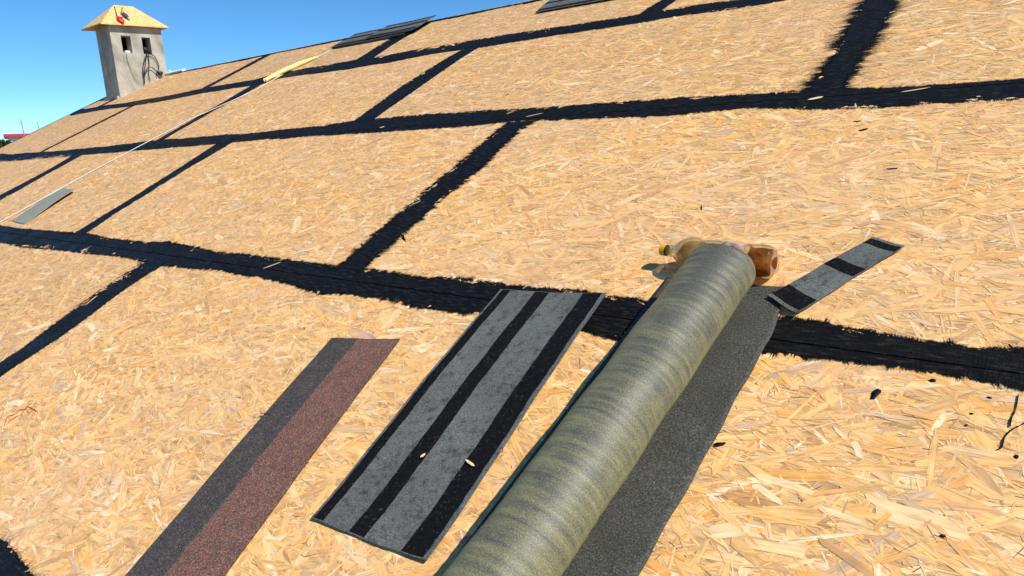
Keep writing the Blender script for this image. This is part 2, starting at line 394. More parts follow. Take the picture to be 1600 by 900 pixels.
for row, off in ROWS.items():
    v0 = row*1.25 - 1.25; v1 = min(v0 + 1.25, VTOP)
    k0 = math.floor((U0-off)/2.5); us = [off + 2.5*k for k in range(k0, k0+9)]
    seams[row] = [u for u in us if U0 < u < U1]
    for i in range(len(us)-1):
        a, b = max(us[i], U0), min(us[i+1], U1)
        if b-a < .05: continue
        near = row in (0, 1) and a < -.5 and b > -4.5
        full = abs(b-a-2.5) < 1e-6 and abs(v1-v0-1.25) < 1e-6
        o = obj('osb_panel', full_board if full else board_mesh(b-a-GAP, v1-v0-GAP), house)
        o.location = (a+GAP/2, v0+GAP/2, rnd.uniform(-.0006, 0))
        if full and not near: sm = full_strands[cnt % 5]
        else: sm = strand_mesh(b-a-GAP, v1-v0-GAP, 300+cnt, 7400 if near else 4900)
        s = kind(obj('strands', sm, o), 'stuff')
        if full and not near and cnt % 2:        # turn shared meshes round
            s.rotation_euler = (0, 0, math.pi); s.location = (FULL[0], FULL[1], 0)
        cnt += 1
mb = MB(); mb.box((U0+.004, VBOT, -.05), (U1-.004, VTOP-.004, -TB-.001)); obj('sheathing', mb.me('sheathing', M_DECK), house)

# ------------------------------------------------------------------ bitumen brushed along the joints
def bitumen_mesh(name, along, A, lo, hi, joint, seed, fringe=.02, slant=.9, dens=500, gap=.0042, smooth_lo=1.0, smooth_hi=1.0):
    """A: positions along the band, lo/hi: its two edges; along 0 = band runs along u, 1 = along v"""
    r = np.random.default_rng(seed)
    A = np.array(A, float); o = np.argsort(A); A = A[o]; lo = np.array(lo)[o]; hi = np.array(hi)[o]
    step = .006; n = max(4, int((A[-1]-A[0])/step)); a = np.linspace(A[0], A[-1], n)
    def wob(sc, amp):
        kn = max(4, int((a[-1]-a[0])/sc)+2); return np.interp(a, np.linspace(a[0], a[-1], kn), r.normal(0, amp, kn))
    L_ = np.interp(a, A, lo) + wob(.22, .006) + wob(.03, .0018) + r.normal(0, .0016, n)
    H_ = np.interp(a, A, hi) + wob(.22, .006) + wob(.03, .0018) + r.normal(0, .0016, n)
    V, F = [], []
    def P(s, t, h): return (s, t, h) if along == 0 else (t, s, h)
    HB = .00135
    jl, jh = joint-gap/2, joint+gap/2
    prof = ((0, .00025), (.08, .00068), (.20, .00104), (.45, .00125), (.72, .00138), (1, .00132))     # thin, dry coat at the edge, full coat at the joint
    patch = wob(.12, .00022) + wob(.03, .00012)
    for sgn, (e0, e1) in ((0, (L_, np.full(n, jl))), (1, (H_, np.full(n, jh)))):
        e0 = np.minimum(e0, e1) if sgn == 0 else np.maximum(e0, e1); b = len(V); k_ = len(prof)
        pt2 = wob(.05, .00020)
        for i in range(n):
            for q, (f_, h_) in enumerate(prof):
                V.append(P(a[i], e0[i]+(e1[i]-e0[i])*f_, max(.00006, h_ + (patch[i]+pt2[i])*(1.2-f_)*(f_ > 0))))
        for i in range(n-1):
            for q in range(k_-1): F.append((b+k_*i+q, b+k_*i+k_+q, b+k_*i+k_+q+1, b+k_*i+q+1))
    if gap > 0:                                  # bitumen run down into the open joint
        b = len(V); V += [P(x_, joint+o_, h_) for x_ in (a[0], a[-1]) for o_, h_ in ((-.007, .0009), (-.0019, .0007), (0, -.006), (.0019, .0007), (.007, .0009))]; F += [(b+q, b+5+q, b+6+q, b+1+q) for q in range(4)]
    # brush marks: clumps of fine, nearly parallel bristle strokes that leave the edge
    for side, E in ((-1, L_), (1, H_)):
        nc = max(3, int((a[-1]-a[0])/.008)); per = max(3, int(dens*(a[-1]-a[0])/nc))
        cs = r.uniform(a[0], a[-1], nc); cl = np.minimum(r.gamma(3.5, .28, nc), 2.2)*fringe; ca_ = r.normal(0, slant, nc)*.45; cw = r.uniform(.006, .022, nc)
        for c_ in range(nc):
            ss = np.clip(cs[c_] + r.normal(0, cw[c_]*.5, per), a[0], a[-1]); ee = np.interp(ss, a, E)
            for s_, e_ in zip(ss, ee):
                fall = math.exp(-((s_-cs[c_])/cw[c_])**2); ln = cl[c_]*fall*r.uniform(.1, 1.1) + .001
                an_ = ca_[c_] + r.normal(0, .30); w_ = r.uniform(.00025, .0008); back = r.uniform(.003, .014)
                ds, dt = math.sin(an_), side*math.cos(an_)
                s0, t0 = s_-ds*back, e_-dt*back; s1, t1 = s_+ds*ln, e_+dt*ln
                px_, py_ = -dt*w_, ds*w_; h = .0011 + .0004*r.random()
                b = len(V); V += [P(s0-px_, t0-py_, h), P(s0+px_, t0+py_, h), P(s1+px_*.3, t1+py_*.3, h-.0004), P(s1-px_*.3, t1-py_*.3, h-.0004)]
                F.append((b, b+1, b+2, b+3))
    me = mesh(name, V, F, M_BIT)
    bm = bmesh.new(); bm.from_mesh(me)
    for f in bm.faces:
        if f.normal.z < 0: f.normal_flip()
    bm.to_mesh(me); bm.free(); return me
def hband(px_edges, joint, seed, ends=(U0, U1), half=.085, label=None, **k):
    up = [hit(x, y1) for x, y1, y2 in px_edges]; lw = [hit(x, y2) for x, y1, y2 in px_edges]
    ua = np.array([p[0] for p in up]); va = np.array([p[1] for p in up]); ub = np.array([p[0] for p in lw]); vb = np.array([p[1] for p in lw])
    o1, o2 = np.argsort(ua), np.argsort(ub)
    lo_u, hi_u = max(ua.min(), ub.min()), min(ua.max(), ub.max())
    g = np.linspace(lo_u, hi_u, 80); H_ = np.interp(g, ua[o1], va[o1]); L_ = np.interp(g, ub[o2], vb[o2])
    H_ = np.clip(H_, joint+.02, joint+.17); L_ = np.clip(L_, joint-.17, joint-.02)
    if ends[0] < lo_u-.05: g = np.r_[ends[0], lo_u-.05, g]; H_ = np.r_[joint+half, H_[0], H_]; L_ = np.r_[joint-half, L_[0], L_]
    if ends[1] > hi_u+.05: g = np.r_[g, hi_u+.05, ends[1]]; H_ = np.r_[H_, H_[-1], joint+half]; L_ = np.r_[L_, L_[-1], joint-half]
    return obj('bitumen_band', bitumen_mesh('bitumen_band', 0, g, L_, H_, joint, seed, **k), house)
hband([(0,354,379),(60,360,388),(125,366,393),(200,374,404),(250,378,414),(300,382,420),(340,395,423),(420,401,436),(500,412,462),(540,417,458),(600,424,466),
       (660,431,482),(706,434,489),(749,440,491),(800,448,503),(900,455,517),(930,459,524),(960,464,530),(1210,500,549),(1260,502,556),(1320,512,561),(1400,527,570),
       (1470,536,580),(1540,547,590),(1598,546,603)], 0.0, 11, fringe=.0085, slant=1.1, dens=3200)
hband([(0,245,252),(30,242,251),(60,239,248),(100,235,245),(160,230,240),(240,220,233),(300,215,228),(400,207,219),(500,197,212),(560,188,208),(660,180,202),(740,174,197),
       (800,171,188),(880,165,189),(980,159,184),(1080,152,178),(1180,147,169),(1265,140,171),(1340,137,171),(1400,137,168),(1480,133,161),(1598,124,155)], 1.25, 12, fringe=.010, dens=1500)
hband([(115,174,180),(160,165,172),(213,159,165),(267,149,156),(320,137,145),(400,124,133),(440,112,122),(520,99,112),(600,86,99),(680,71,84),(760,58,73),(840,47,60),(920,34,49),
       (980,26,39),(1050,13,27),(1130,2,17)], 2.5, 13, fringe=.008, dens=400)
for j, (jv, sd_) in enumerate(((-1.25, 14), (-2.5, 15))):
    g = np.linspace(U0, U1, 60); rr = np.random.default_rng(sd_)
    obj('bitumen_band', bitumen_mesh('bitumen_band', 0, g, jv-.09+rr.normal(0, .008, 60), jv+.092+rr.normal(0, .008, 60), jv, sd_, dens=300), house)
def vband(px_edges, v0, v1, joint, seed, half=.05, **k):
    if px_edges:
        le = [hit(x1, y) for y, x1, x2 in px_edges]; re = [hit(x2, y) for y, x1, x2 in px_edges]
        g = np.linspace(v0, v1, 14)
        def itp(P_): P_ = sorted(P_, key=lambda q: q[1]); return np.interp(g, [q[1] for q in P_], [q[0] for q in P_])
        L_, H_ = np.minimum(itp(le), joint-.008), np.maximum(itp(re), joint+.008)
    else:
        rr = np.random.default_rng(seed); g = np.linspace(v0, v1, 14); L_ = joint-half+rr.normal(0, .006, 14); H_ = joint+half+rr.normal(0, .006, 14)
    return obj('bitumen_band', bitumen_mesh('bitumen_band', 1, g, L_, H_, joint, seed, gap=0, slant=.5, **k), house)
PXV = {(1, -2.590): ([(404,543,585),(366,588,630),(329,630,670),(291,676,716),(253,723,761),(220,762,796),(197,787,823)], dict(dens=3200, fringe=.021)),
       (1, -5.090): ([(364,117,137),(330,171,186),(300,221,236),(260,284,299),(226,336,358)], dict(dens=350, fringe=.010)),
       (1, -7.590): ([(310,-2,7),(275,58,68),(243,113,127)], dict(dens=160, fringe=.008)),
       (0, -3.842): ([(592,-36,0),(566,0,32),(540,42,76),(490,107,142),(450,160,196),(416,211,252)], dict(dens=1000, fringe=.013)),
       (2, -3.800): ([(185,558,583),(151,605,623),(131,633,652),(100,682,703),(77,722,744)], dict(dens=380, fringe=.012)),
       (2, -6.300): ([(224,236,246),(178,316,324),(133,394,404)], dict(dens=160, fringe=.008)),
       (2, -1.300): ([(133,1268,1324),(106,1288,1338),(80,1304,1351),(53,1322,1372),(27,1338,1390),(2,1352,1400)], dict(dens=3600, fringe=.038)),
       (3, -5.065): ([(92,558,582),(75,585,606),(60,610,630)], dict(dens=250, fringe=.010)),
       (3, -2.565): ([(18,1004,1032),(2,1030,1056)], dict(dens=300, fringe=.015))}
sd_ = 40
for row, us in seams.items():
    v0 = row*1.25-1.25; v1 = min(v0+1.25, VTOP)
    for u in us:
        sd_ += 1
        e = next((x for k, x in PXV.items() if k[0] == row and abs(k[1]-u) < .01), None)
        hw = .05 if u > -6 else .080
        if row == 2 and u < -8: hw = .055
        vband(e[0] if e else None, v0+.03, v1-.03, u, sd_, hw, **(e[1] if e else dict(dens=150, fringe=.008)))
# painted top and rake edges
g = np.linspace(U0, U1, 90); rr = np.random.default_rng(5)
obj('bitumen_band', bitumen_mesh('bitumen_band', 0, g, VTOP-.075+rr.normal(0, .008, 90), np.full(90, VTOP-.012), VTOP-.03, 21, dens=150, fringe=.008, gap=0), house)
g = np.linspace(VBOT, VTOP-.06, 90)
obj('bitumen_band', bitumen_mesh('bitumen_band', 1, g, np.full(90, U0+.012), U0+.06+rr.normal(0, .008, 90), U0+.03, 22, dens=120, fringe=.008, gap=0), house)
# drips and dribbles of bitumen, a crayon scribble
def blob(cx, cy, rx, ry, rz, seed, h=.0030, mat_=M_BIT, name='bitumen_drip'):
    r = random.Random(seed); n = 14; V = [(cx, cy, h)]; ca, sa = math.cos(rz), math.sin(rz)
    for k in range(n):
        t = 2*math.pi*k/n; q = r.uniform(.78, 1.15); x, y = rx*q*math.cos(t), ry*q*math.sin(t)
        V.append((cx+x*ca-y*sa, cy+x*sa+y*ca, h-.0012))
    for k in range(n):
        x, y = V[1+k][0]-cx, V[1+k][1]-cy; V.append((cx+x*1.04, cy+y*1.04, .001))
    F = [(0, 1+k, 1+(k+1) % n) for k in range(n)] + [(1+k, 1+n+k, 1+n+(k+1) % n, 1+(k+1) % n) for k in range(n)]
    return obj(name, mesh(name, V, F, mat_, True), house)
def pxblob(x, y, rx, ry, rz, seed): u, v = hit(x, y); return blob(u, v, rx, ry, rz, seed)
pxblob(1368, 616, .0065, .0155, -.25, 1); pxblob(1124, 695, .011, .005, .55, 2); pxblob(1457, 595, .006, .004, .2, 3)
pxblob(1350, 203, .014, .006, .5, 4); pxblob(1425, 552, .004, .003, 0, 5); pxblob(1588, 714, .003, .004, 0, 6); pxblob(1473, 838, .004, .003, .3, 7)
pxblob(1394, 264, .013, .003, .1, 8); pxblob(793, 148, .012, .004, 1.2, 9); pxblob(1546, 622, .004, .002, 0, 10); pxblob(1518, 647, .003, .002, 0, 12)
pxblob(1340, 190, .012, .003, .1, 14); pxblob(1096, 325, .013, .002, 1.9, 15); pxblob(1510, 665, .002, .002, 0, 16)
def dribble(pts, r):
    P_ = [(*hit(x, y), .0026) for x, y in pts]; mb = MB(); q = smooth_path(P_, 5)
    rr_ = random.Random(3); mb.tube(q, [r*rr_.uniform(.5, 1.2) for _ in q], 5); return obj('bitumen_drip', mb.me('bitumen_drip', M_BIT, True), house)
dribble([(1591,618),(1587,640),(1580,656),(1578,668)], .0013)
dribble([(1612,655),(1596,665),(1582,672),(1570,684),(1565,700),(1558,704)], .0013)
def scribble():
    mb = MB()
    for pts in ([(8,664),(12,652),(24,648),(30,642),(38,640)], [(14,660),(20,655),(28,650)], [(34,650),(40,638),(46,646),(54,640)], [(36,644),(44,636),(58,643)]):
        mb.tube(smooth_path([(*hit(x, y), .0026) for x, y in pts], 4), [.0016*rnd.uniform(.5,1.3) for _ in range(4*(len(pts)-1)+1)], 5)
    return obj('crayon_mark', mb.me('crayon_mark', M_ORANGE), house)
scribble()

# ------------------------------------------------------------------ chimney (part of the house) ; world coordinates brought into roof axes by the inverse
RXI = RX.inverted()
def wobj(name, mb_or_me, parent, m=None, smooth=False, label=None):
    me = mb_or_me if not isinstance(mb_or_me, MB) else mb_or_me.me(name, m, smooth)
    me.transform(RXI); return obj(name, me, parent, label)
CX0, CX1, CY0, CY1, CZT = -10.305, -9.91, 2.479, 3.112, 2.075
def grid_wall_holes(mb, xs, zs, holes, y_of, depth):
    pass
ys = [CY0, 2.600, 2.715, 2.850, 2.957, CY1]; zs = [.85, 1.755, 1.958, CZT]
mb = MB()
for i in range(5):
    for j in range(3):
        if j == 1 and i in (1, 3): continue
        mb.add([(CX1, ys[i], zs[j]), (CX1, ys[i+1], zs[j]), (CX1, ys[i+1], zs[j+1]), (CX1, ys[i], zs[j+1])], [(0,1,2,3)])
D = .13
for i in (1, 3):
    a, b, c, d = ys[i], ys[i+1], zs[1], zs[2]
    mb.add([(CX1,a,c),(CX1,b,c),(CX1,b,d),(CX1,a,d),(CX1-D,a,c),(CX1-D,b,c),(CX1-D,b,d),(CX1-D,a,d)], [(0,4,5,1),(1,5,6,2),(2,6,7,3),(3,7,4,0)])
mb.add([(CX1,CY0,.85),(CX1,CY0,CZT),(CX0,CY0,CZT),(CX0,CY0,.85),(CX1,CY1,.85),(CX1,CY1,CZT),(CX0,CY1,CZT),(CX0,CY1,.85)],
       [(0,1,2,3),(4,7,6,5),(3,2,6,7),(1,5,6,2)])
chim = wobj('chimney', mb, house, M_PLASTER, label='grey plastered chimney with two square openings and a wood strand cap')
mb = MB()                                        # the flue behind the openings
for i in (1, 3):
    a, b, c, d = ys[i]-.01, ys[i+1]+.01, 1.3, zs[2]+.05
    x0, x1 = CX1-D-.16, CX1-D+.002
    mb.add([(x1,a,c),(x1,b,c),(x1,b,d),(x1,a,d),(x0,a,c),(x0,b,c),(x0,b,d),(x0,a,d)], [(4,5,6,7),(0,1,5,4),(3,7,6,2),(0,4,7,3),(1,2,6,5)])
wobj('flue', mb, chim, M_SOOT)
# hipped cap
EX0, EX1, EY0, EY1, EZ = -10.43, -9.84, 2.365, 3.185, 2.072
RA, RB = Vector((-10.11, 2.665, 2.350)), Vector((-10.11, 2.895, 2.358))
def cap_slopes():
    e = [Vector((EX1,EY0,EZ)), Vector((EX1,EY1,EZ+.03)), Vector((EX0,EY1,EZ+.03)), Vector((EX0,EY0,EZ))]
    for nm, f in (('f', (e[0], e[1], RB, RA)), ('r', (e[1], e[2], RB)), ('b', (e[2], e[3], RA, RB)), ('l', (e[3], e[0], RA))):
        n = (f[1]-f[0]).cross(f[2]-f[0]).normalized()
        mb = MB(); k = len(f); t = .014
        mb.add([p for p in f] + [p - Vector((0,0,t)) for p in f], [tuple(range(k)), tuple(range(2*k-1, k-1, -1))] + [(i, k+i, k+(i+1) % k, (i+1) % k) for i in range(k)])
        wobj('cap_slope', mb, chim, M_CAPOSB)
def f_cap(N, L, p):
    co = coords(N); n1 = noise(N, L, 1, 4, .65, scaled(N, L, co, (18, 40, 40)))
    v = nd(N, 'TexVoronoi'); L.new(scaled(N, L, co, (16, 34, 30)), v.inputs['Vector']); v.inputs['Scale'].default_value = 1
    c = ramp(N, L, n1.outputs[0], [(.32, (.55, .28, .085)), (.5, (.73, .44, .165)), (.68, (.82, .58, .30))])
    c2 = c.outputs[0]
    L.new(c2, p.inputs['Base Color']); p.inputs['Roughness'].default_value = .7
M_CAPOSB = mat('cap_osb', f_cap)
cap_slopes()
mb = MB(); mb.box((CX0-.004, CY0-.03, 1.16), (CX1-.02, CY0-.002, 1.225)); wobj('mortar_foot', mb, chim, M_PLASTER)

# walls and the other slope, so the roof belongs to a house
zr = VTOP*ST; yr = VTOP*CT
mb = MB(); yb = 2*yr - VBOT*CT; zb = VBOT*ST
mb.add([(U0,yr,zr-.006),(U1,yr,zr-.006),(U1,yb,zb),(U0,yb,zb),(U0,yr,zr-.05),(U1,yr,zr-.05),(U1,yb,zb-.05),(U0,yb,zb-.05)], [(0,1,2,3),(7,6,5,4),(0,4,5,1),(1,5,6,2),(2,6,7,3),(3,7,4,0)])
wobj('rear_slope', mb, house, M_OSB)
ya, yc = VBOT*CT+.5, yb-.5
zz = zb+.5*ST/CT-.08
for x0, x1 in ((U0+.3, U0+.55), (U1-.55, U1-.3)):
    mb = MB(); pr_ = [(ya,ZG),(yc,ZG),(yc,zz),(yr,zr-.16),(ya,zz)]
    mb.add([(x0,*p) for p in pr_] + [(x1,*p) for p in pr_], [(4,3,2,1,0),(5,6,7,8,9)] + [(i,(i+1)%5,5+(i+1)%5,5+i) for i in range(5)])
    wobj('gable_wall', mb, house, M_WALL)
for y0 in (ya, yc-.25):
    mb = MB(); mb.box((U0+.552, y0, ZG), (U1-.552, y0+.25, zz-.12)); wobj('wall', mb, house, M_WALL)

# ------------------------------------------------------------------ flat sheets lying on the roof
def sheet_mesh(name, quad, s0, s1, t0, t1, hf, thick, m, nx, ny, rag=0.0, seed=0, lift=0.0):
    """quad: TL, TR, BR, BL in local roof axes; s runs left to right, t top to bottom"""
    TL, TR, BR, BL = [Vector((*q, 0)) for q in quad]; r = random.Random(seed); V = []; F = []
    ph = r.uniform(0, 6)
    e0 = [r.uniform(-rag, rag) for _ in range(ny+1)]; e1 = [r.uniform(-rag, rag) for _ in range(ny+1)]
    for lay in (0, 1):
        for j in range(ny+1):
            t = t0+(t1-t0)*j/ny
            for i in range(nx+1):
                s = s0+(s1-s0)*i/nx
                if i == 0: s += e0[j]
                if i == nx: s += e1[j]
                p = (TL*(1-s)+TR*s)*(1-t) + (BL*(1-s)+BR*s)*t
                p = p + Vector((.0016*math.sin(t*8+1)+.0008*math.sin(t*23), .0014*math.sin(s*7+.5)+.0007*math.sin(s*19), 0))
                V.append((p.x, p.y, hf(s, t) + lift - (thick if lay else 0)))
    K = (nx+1)*(ny+1); W_ = nx+1
    for j in range(ny):
        for i in range(nx):
            a = j*W_+i; F.append((a, a+W_, a+W_+1, a+1)); F.append((K+a, K+a+1, K+a+W_+1, K+a+W_))
    for i in range(nx):
        F.append((i, i+1, K+i+1, K+i)); a = ny*W_+i; F.append((a, K+a, K+a+1, a+1))
    for j in range(ny):
        a = j*W_; F.append((a, K+a, K+a+W_, a+W_)); a = j*W_+nx; F.append((a, a+W_, K+a+W_, K+a))
    return mesh(name, V, F, m)
def place(name, quad_uv, h=0.0):
    cu = sum(q[0] for q in quad_uv)/4; cv = sum(q[1] for q in quad_uv)/4
    root = empty(name, roofmat(cu, cv, h)); return root, [(q[0]-cu, q[1]-cv) for q in quad_uv]
def striped(quad_uv, label, hf, group=None, h=.0032, bands=((.022,.105),(.352,.486),(.800,.968)), nx=20, ny=44, thick=.0034, swap=False, name='roofing_shingle', seed=1):
    root, q = place(name, quad_uv, h); tag(root, label, 'shingle', group)
    g = lambda s, t: hf(s, t)+thick
    obj('backing', sheet_mesh('backing', q, 0, 1, 0, 1, g, thick, M_BACK, nx, ny, .0, seed), root)
    for k, (a, b) in enumerate(bands):
        if swap: me = sheet_mesh('adhesive_strip', q, .004, .996, a, b, g, .0009, M_TAR, nx, 8, .0, seed+k, .0006)
        else: me = sheet_mesh('adhesive_strip', q, a, b, .003, .997, g, .0009, M_TAR, 6, ny, .003, seed+k, .0006)
        obj('adhesive_strip', me, root)
    return root
PX = lambda *pts: [hit(*p, .004) for p in pts]
striped(PX((783,456),(948,463),(668,880),(487,812)), 'grey shingle lying underside up with three black stripes along it, beside the fleece roll',
        lambda s, t: .004*(s-.5)**2*4*(1-.3*t) + .003*math.sin(t*5+s) + .003 + .010*max(0, s-.86)*(t > .0), seed=3)
striped(PX((1363,373),(1412,387),(1243,495),(1200,467)), 'short cut strip of grey shingle with three black stripes across it',
        lambda s, t: .0028 + .0052*t*t + .0008*math.sin(t*7), h=.0032, bands=((.03,.10),(.358,.466),(.815,.968)), nx=6, ny=40, swap=True, seed=9)
# brown shingle, granule side up
q0 = PX((518,529),(624,531),(350,900),(195,900))
ext = lambda a, b, k: (a[0]+(b[0]-a[0])*k, a[1]+(b[1]-a[1])*k)
q0 = [q0[0], q0[1], ext(q0[1], q0[2], 1.24), ext(q0[0], q0[3], 1.24)]
root, q = place('roofing_shingle', q0, .0032); tag(root, 'reddish brown granulated shingle with a darker long margin, lying face up', 'shingle')
hf = lambda s, t: .0036 + .0015*math.sin(t*6) + .001*s
obj('backing', sheet_mesh('backing', q, 0, 1, 0, 1, hf, .0036, M_GR_DARK, 10, 40), root)
obj('red_granules', sheet_mesh('red_granules', q, .415, .998, .002, .998, hf, .001, M_GR_RED, 8, 90, .006, 5, .0006), root)
cu, cv = hit(415, 652); base = roofmat(cu, cv)
mb = MB(); c = rw(cu, cv); lu, lv = cu-sum(p[0] for p in q0)/4, cv-sum(p[1] for p in q0)/4
mb.add([(lu-.016,lv-.001,.0075),(lu+.018,lv+.008,.0055),(lu+.018,lv+.0105,.0055),(lu-.016,lv+.004,.0055)], [(0,1,2,3)]); 
obj('cut_notch', mb.me('cut_notch', M_BLACK), root)
# small grey-green piece over the tape
root, q = place('roofing_shingle', PX((97,295),(118,299),(38,350),(18,345)), .0032)
tag(root, 'plain grey-green shingle piece lying on the white tape', 'shingle')
obj('backing', sheet_mesh('backing', q, 0, 1, 0, 1, lambda s, t: .006+.012*(1-t)*s+.004*math.sin(t*5), .004, M_GREYGREEN, 8, 24), root)
# shingles left near the ridge
def rot_quad(cu, cv, W_, H_, rz):
    ca, sa = math.cos(rz), math.sin(rz)
    return [(cu+x*ca-y*sa, cv+x*sa+y*ca) for x, y in ((-W_/2,H_/2),(W_/2,H_/2),(W_/2,-H_/2),(-W_/2,-H_/2))]
HB_ = ((.022,.105),(.352,.486),(.800,.968))
flat = lambda s, t: .001*math.sin(s*9)
GR = 'shingles stacked below the ridge'
STK = ['lowest full-length grey shingle of the stack just below the ridge', 'second lowest full-length grey shingle of the stack below the ridge', 'second highest full-length grey shingle of the stack below the ridge', 'highest full-length grey striped shingle of the stack below the ridge']
SHK = ['short grey shingle resting directly on the full-length ridge stack', 'short grey striped shingle lying topmost on the ridge stack']
for k, (cu, cv, rz) in enumerate(((-5.62,3.318,-.012),(-5.60,3.312,.0),(-5.63,3.315,-.018),(-5.61,3.312,-.008))):
    striped(rot_quad(cu, cv, 1.0, .337, rz), STK[k], flat, GR, h=.0032+k*.0052, bands=HB_, nx=26, ny=8, swap=True, seed=20+k)
for k, (cu, cv, rz) in enumerate(((-5.33,3.320,-.01),(-5.30,3.322,.03))):
    striped(rot_quad(cu, cv, .62, .32, rz), SHK[k], lambda s, t: .002+.006*abs(s-.5), 'short shingles on the ridge stack', h=.0032+(4+k)*.0054, bands=HB_, nx=20, ny=8, swap=True, seed=30+k)
striped([(-3.73,3.375),(-2.73,3.365),(-2.72,3.03),(-3.665,3.052)], 'lone grey shingle with black stripes lying just below the ridge',
        lambda s, t: .002+.006*t, h=.0032, bands=((.30,.42),(.80,.95)), nx=26, ny=8, swap=True, seed=40)

# ------------------------------------------------------------------ fleece underlay roll
RR = .080
root = empty('underlay_roll', roofmat(-1.30, -.38)); tag(root, 'partly unrolled grey fleece underlay roll, dusted yellow, with its loose sheet beneath', 'roll')
def local(u, v): return (u+1.30, v+.38)
VT, VB = .125, -.885
def axis_u(v): return -1.26 + (.2-v)/1.0*(-.07)
def roll_outer():
    nt_, nl = 150, 260; turns = 3.6; V = []; F = []; U = []; D_ = []
    # spiral section from the core out to the tangent at the bottom right
    for j in range(nl+1):
        t = j/nl; v = VT+(VB-VT)*t
        uc = axis_u(v)
        for i in range(nt_+1):
            f = i/nt_; ang = -math.pi/2 - (1-f)*turns*2*math.pi      # ends at the bottom
            r = RR - (1-f)*turns*.0062 + .0012*math.sin(v*21+ang*2)*f + .00045*math.sin(v*230+2.5*math.sin(v*17)+ang*.7)*(.5+.5*math.sin(v*9+1)) + .0009*math.sin(v*31+ang*1.5)
            sq = 1.0 - .035*math.sin(ang)**2
            x = uc + r*math.cos(ang)*1.02; z = RR + .004 + r*math.sin(ang)*sq
            vv = v + (.004*math.sin(3*ang) if j == 0 else 0) + .006*(1-f)*(1 if j == 0 else 0)
            V.append((*local(x, vv), z)); U.append((f*turns*2*math.pi*RR, v))
            a = math.degrees(ang) % 360
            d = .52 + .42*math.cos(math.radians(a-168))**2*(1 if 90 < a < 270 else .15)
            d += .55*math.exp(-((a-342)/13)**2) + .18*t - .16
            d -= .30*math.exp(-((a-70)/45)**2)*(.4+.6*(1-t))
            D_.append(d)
    W_ = nt_+1
    for j in range(nl):
        for i in range(nt_):
            a = j*W_+i; F.append((a, a+1, a+W_+1, a+W_))
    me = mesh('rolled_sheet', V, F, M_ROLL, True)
    uv = me.uv_layers.new(name='UVMap'); li = np.zeros(len(me.loops), np.int32); me.loops.foreach_get('vertex_index', li)
    uv.data.foreach_set('uv', np.array(U)[li].astype(np.float32).ravel())
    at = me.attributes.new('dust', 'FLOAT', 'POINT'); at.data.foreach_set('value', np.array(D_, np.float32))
    o = obj('rolled_sheet', me, root); sm = o.modifiers.new('thickness', 'SOLIDIFY'); sm.thickness = .0026; sm.offset = -1
    return o
roll_outer()
def loose():
    le = [(.17,-1.438),(.10,-1.444),(-.1,-1.452),(-.45,-1.474),(-.75,-1.490),(-.90,-1.498)]
    re = [hit(x, y) for x, y in ((1228,450),(1218,490),(1205,530),(1160,610),(1100,720),(1050,808),(1000,900))]
    re = [(p[1], p[0]) for p in re] + [(-.90, -1.166)]
    gl = sorted(le); gr = sorted(re); V = []; F = []; nx, ny = 26, 70
    for lay in (0, 1):
        for j in range(ny+1):
            t = j/ny
            for i in range(nx+1):
                s = i/nx
                vt = .172+.010*s-.004*math.sin(s*9); v = vt + (-.90-vt)*t
                a = np.interp(v, [g[0] for g in gl], [g[1] for g in gl]); b = np.interp(v, [g[0] for g in gr], [g[1] for g in gr])
                u = a+(b-a)*s + (.0015*math.sin(v*40) if i == nx else 0)
                h = .0064 + .0022*math.sin(v*11+s*3)*max(0, s-.55)*2 + .004*max(0, s-.8)*(1+math.sin(v*6)) + .004*max(0, .1-s)*10*.4
                V.append((*local(u, v), h-(.0026 if lay else 0)))
    K = (nx+1)*(ny+1); W_ = nx+1
    for j in range(ny):
        for i in range(nx):
            a = j*W_+i; F.append((a, a+W_, a+W_+1, a+1)); F.append((K+a, K+a+1, K+a+W_+1, K+a+W_))
    for i in range(nx): F.append((i, i+1, K+i+1, K+i)); a = ny*W_+i; F.append((a, K+a, K+a+1, a+1))
    for j in range(ny): a = j*W_; F.append((a, K+a, K+a+W_, a+W_)); a = j*W_+nx; F.append((a, a+W_, K+a+W_, K+a))
    return obj('loose_sheet', mesh('loose_sheet', V, F, M_FLEECE, True), root, 'dark grey loose end of the underlay lying flat')
loose()

# ------------------------------------------------------------------ bottle behind the roll
def revolve(prof, n=36, m=None, name='body', axis_h=0.0, cut=None):
    V = []; F = []
    for x, r in prof:
        for k in range(n):
            t = 2*math.pi*k/n; y, z = r*math.cos(t), r*math.sin(t)
            if cut is not None: z = min(z, cut)
            V.append((x, y, z+axis_h))
    for i in range(len(prof)-1):
        for k in range(n): F.append((i*n+k, (i+1)*n+k, (i+1)*n+(k+1) % n, i*n+(k+1) % n))
    F += [tuple(range(n)), tuple(range((len(prof)-1)*n, len(prof)*n))[::-1]]
    return mesh(name, V, F, m, True)
bu0, bv0 = -1.476, .240; bu1, bv1 = -1.170, .2165
rzb = math.atan2(bv1-bv0, bu1-bu0); BR_ = .0425
broot = empty('plastic_bottle', roofmat(bu0, bv0, .0022, rzb)); tag(broot, 'plastic bottle with yellow cap and brown liquid lying behind the fleece roll', 'bottle')
prof = [(.018,.0125),(.028,.0128),(.030,.0160),(.033,.0160),(.036,.0145),(.046,.0225),(.060,.0325),(.076,.0400),(.090,.0425),(.105,.0418),(.115,.0385),(.122,.0375),(.130,.0392),(.150,.0405),(.165,.0405),
        (.172,.0385),(.178,.0400),(.200,.0405),(.207,.0385),(.213,.0400),(.235,.0405),(.243,.0390),(.250,.0412),(.268,.0425),(.284,.0415),(.296,.0375),(.303,.0290),(.300,.0180),(.293,.0080)]
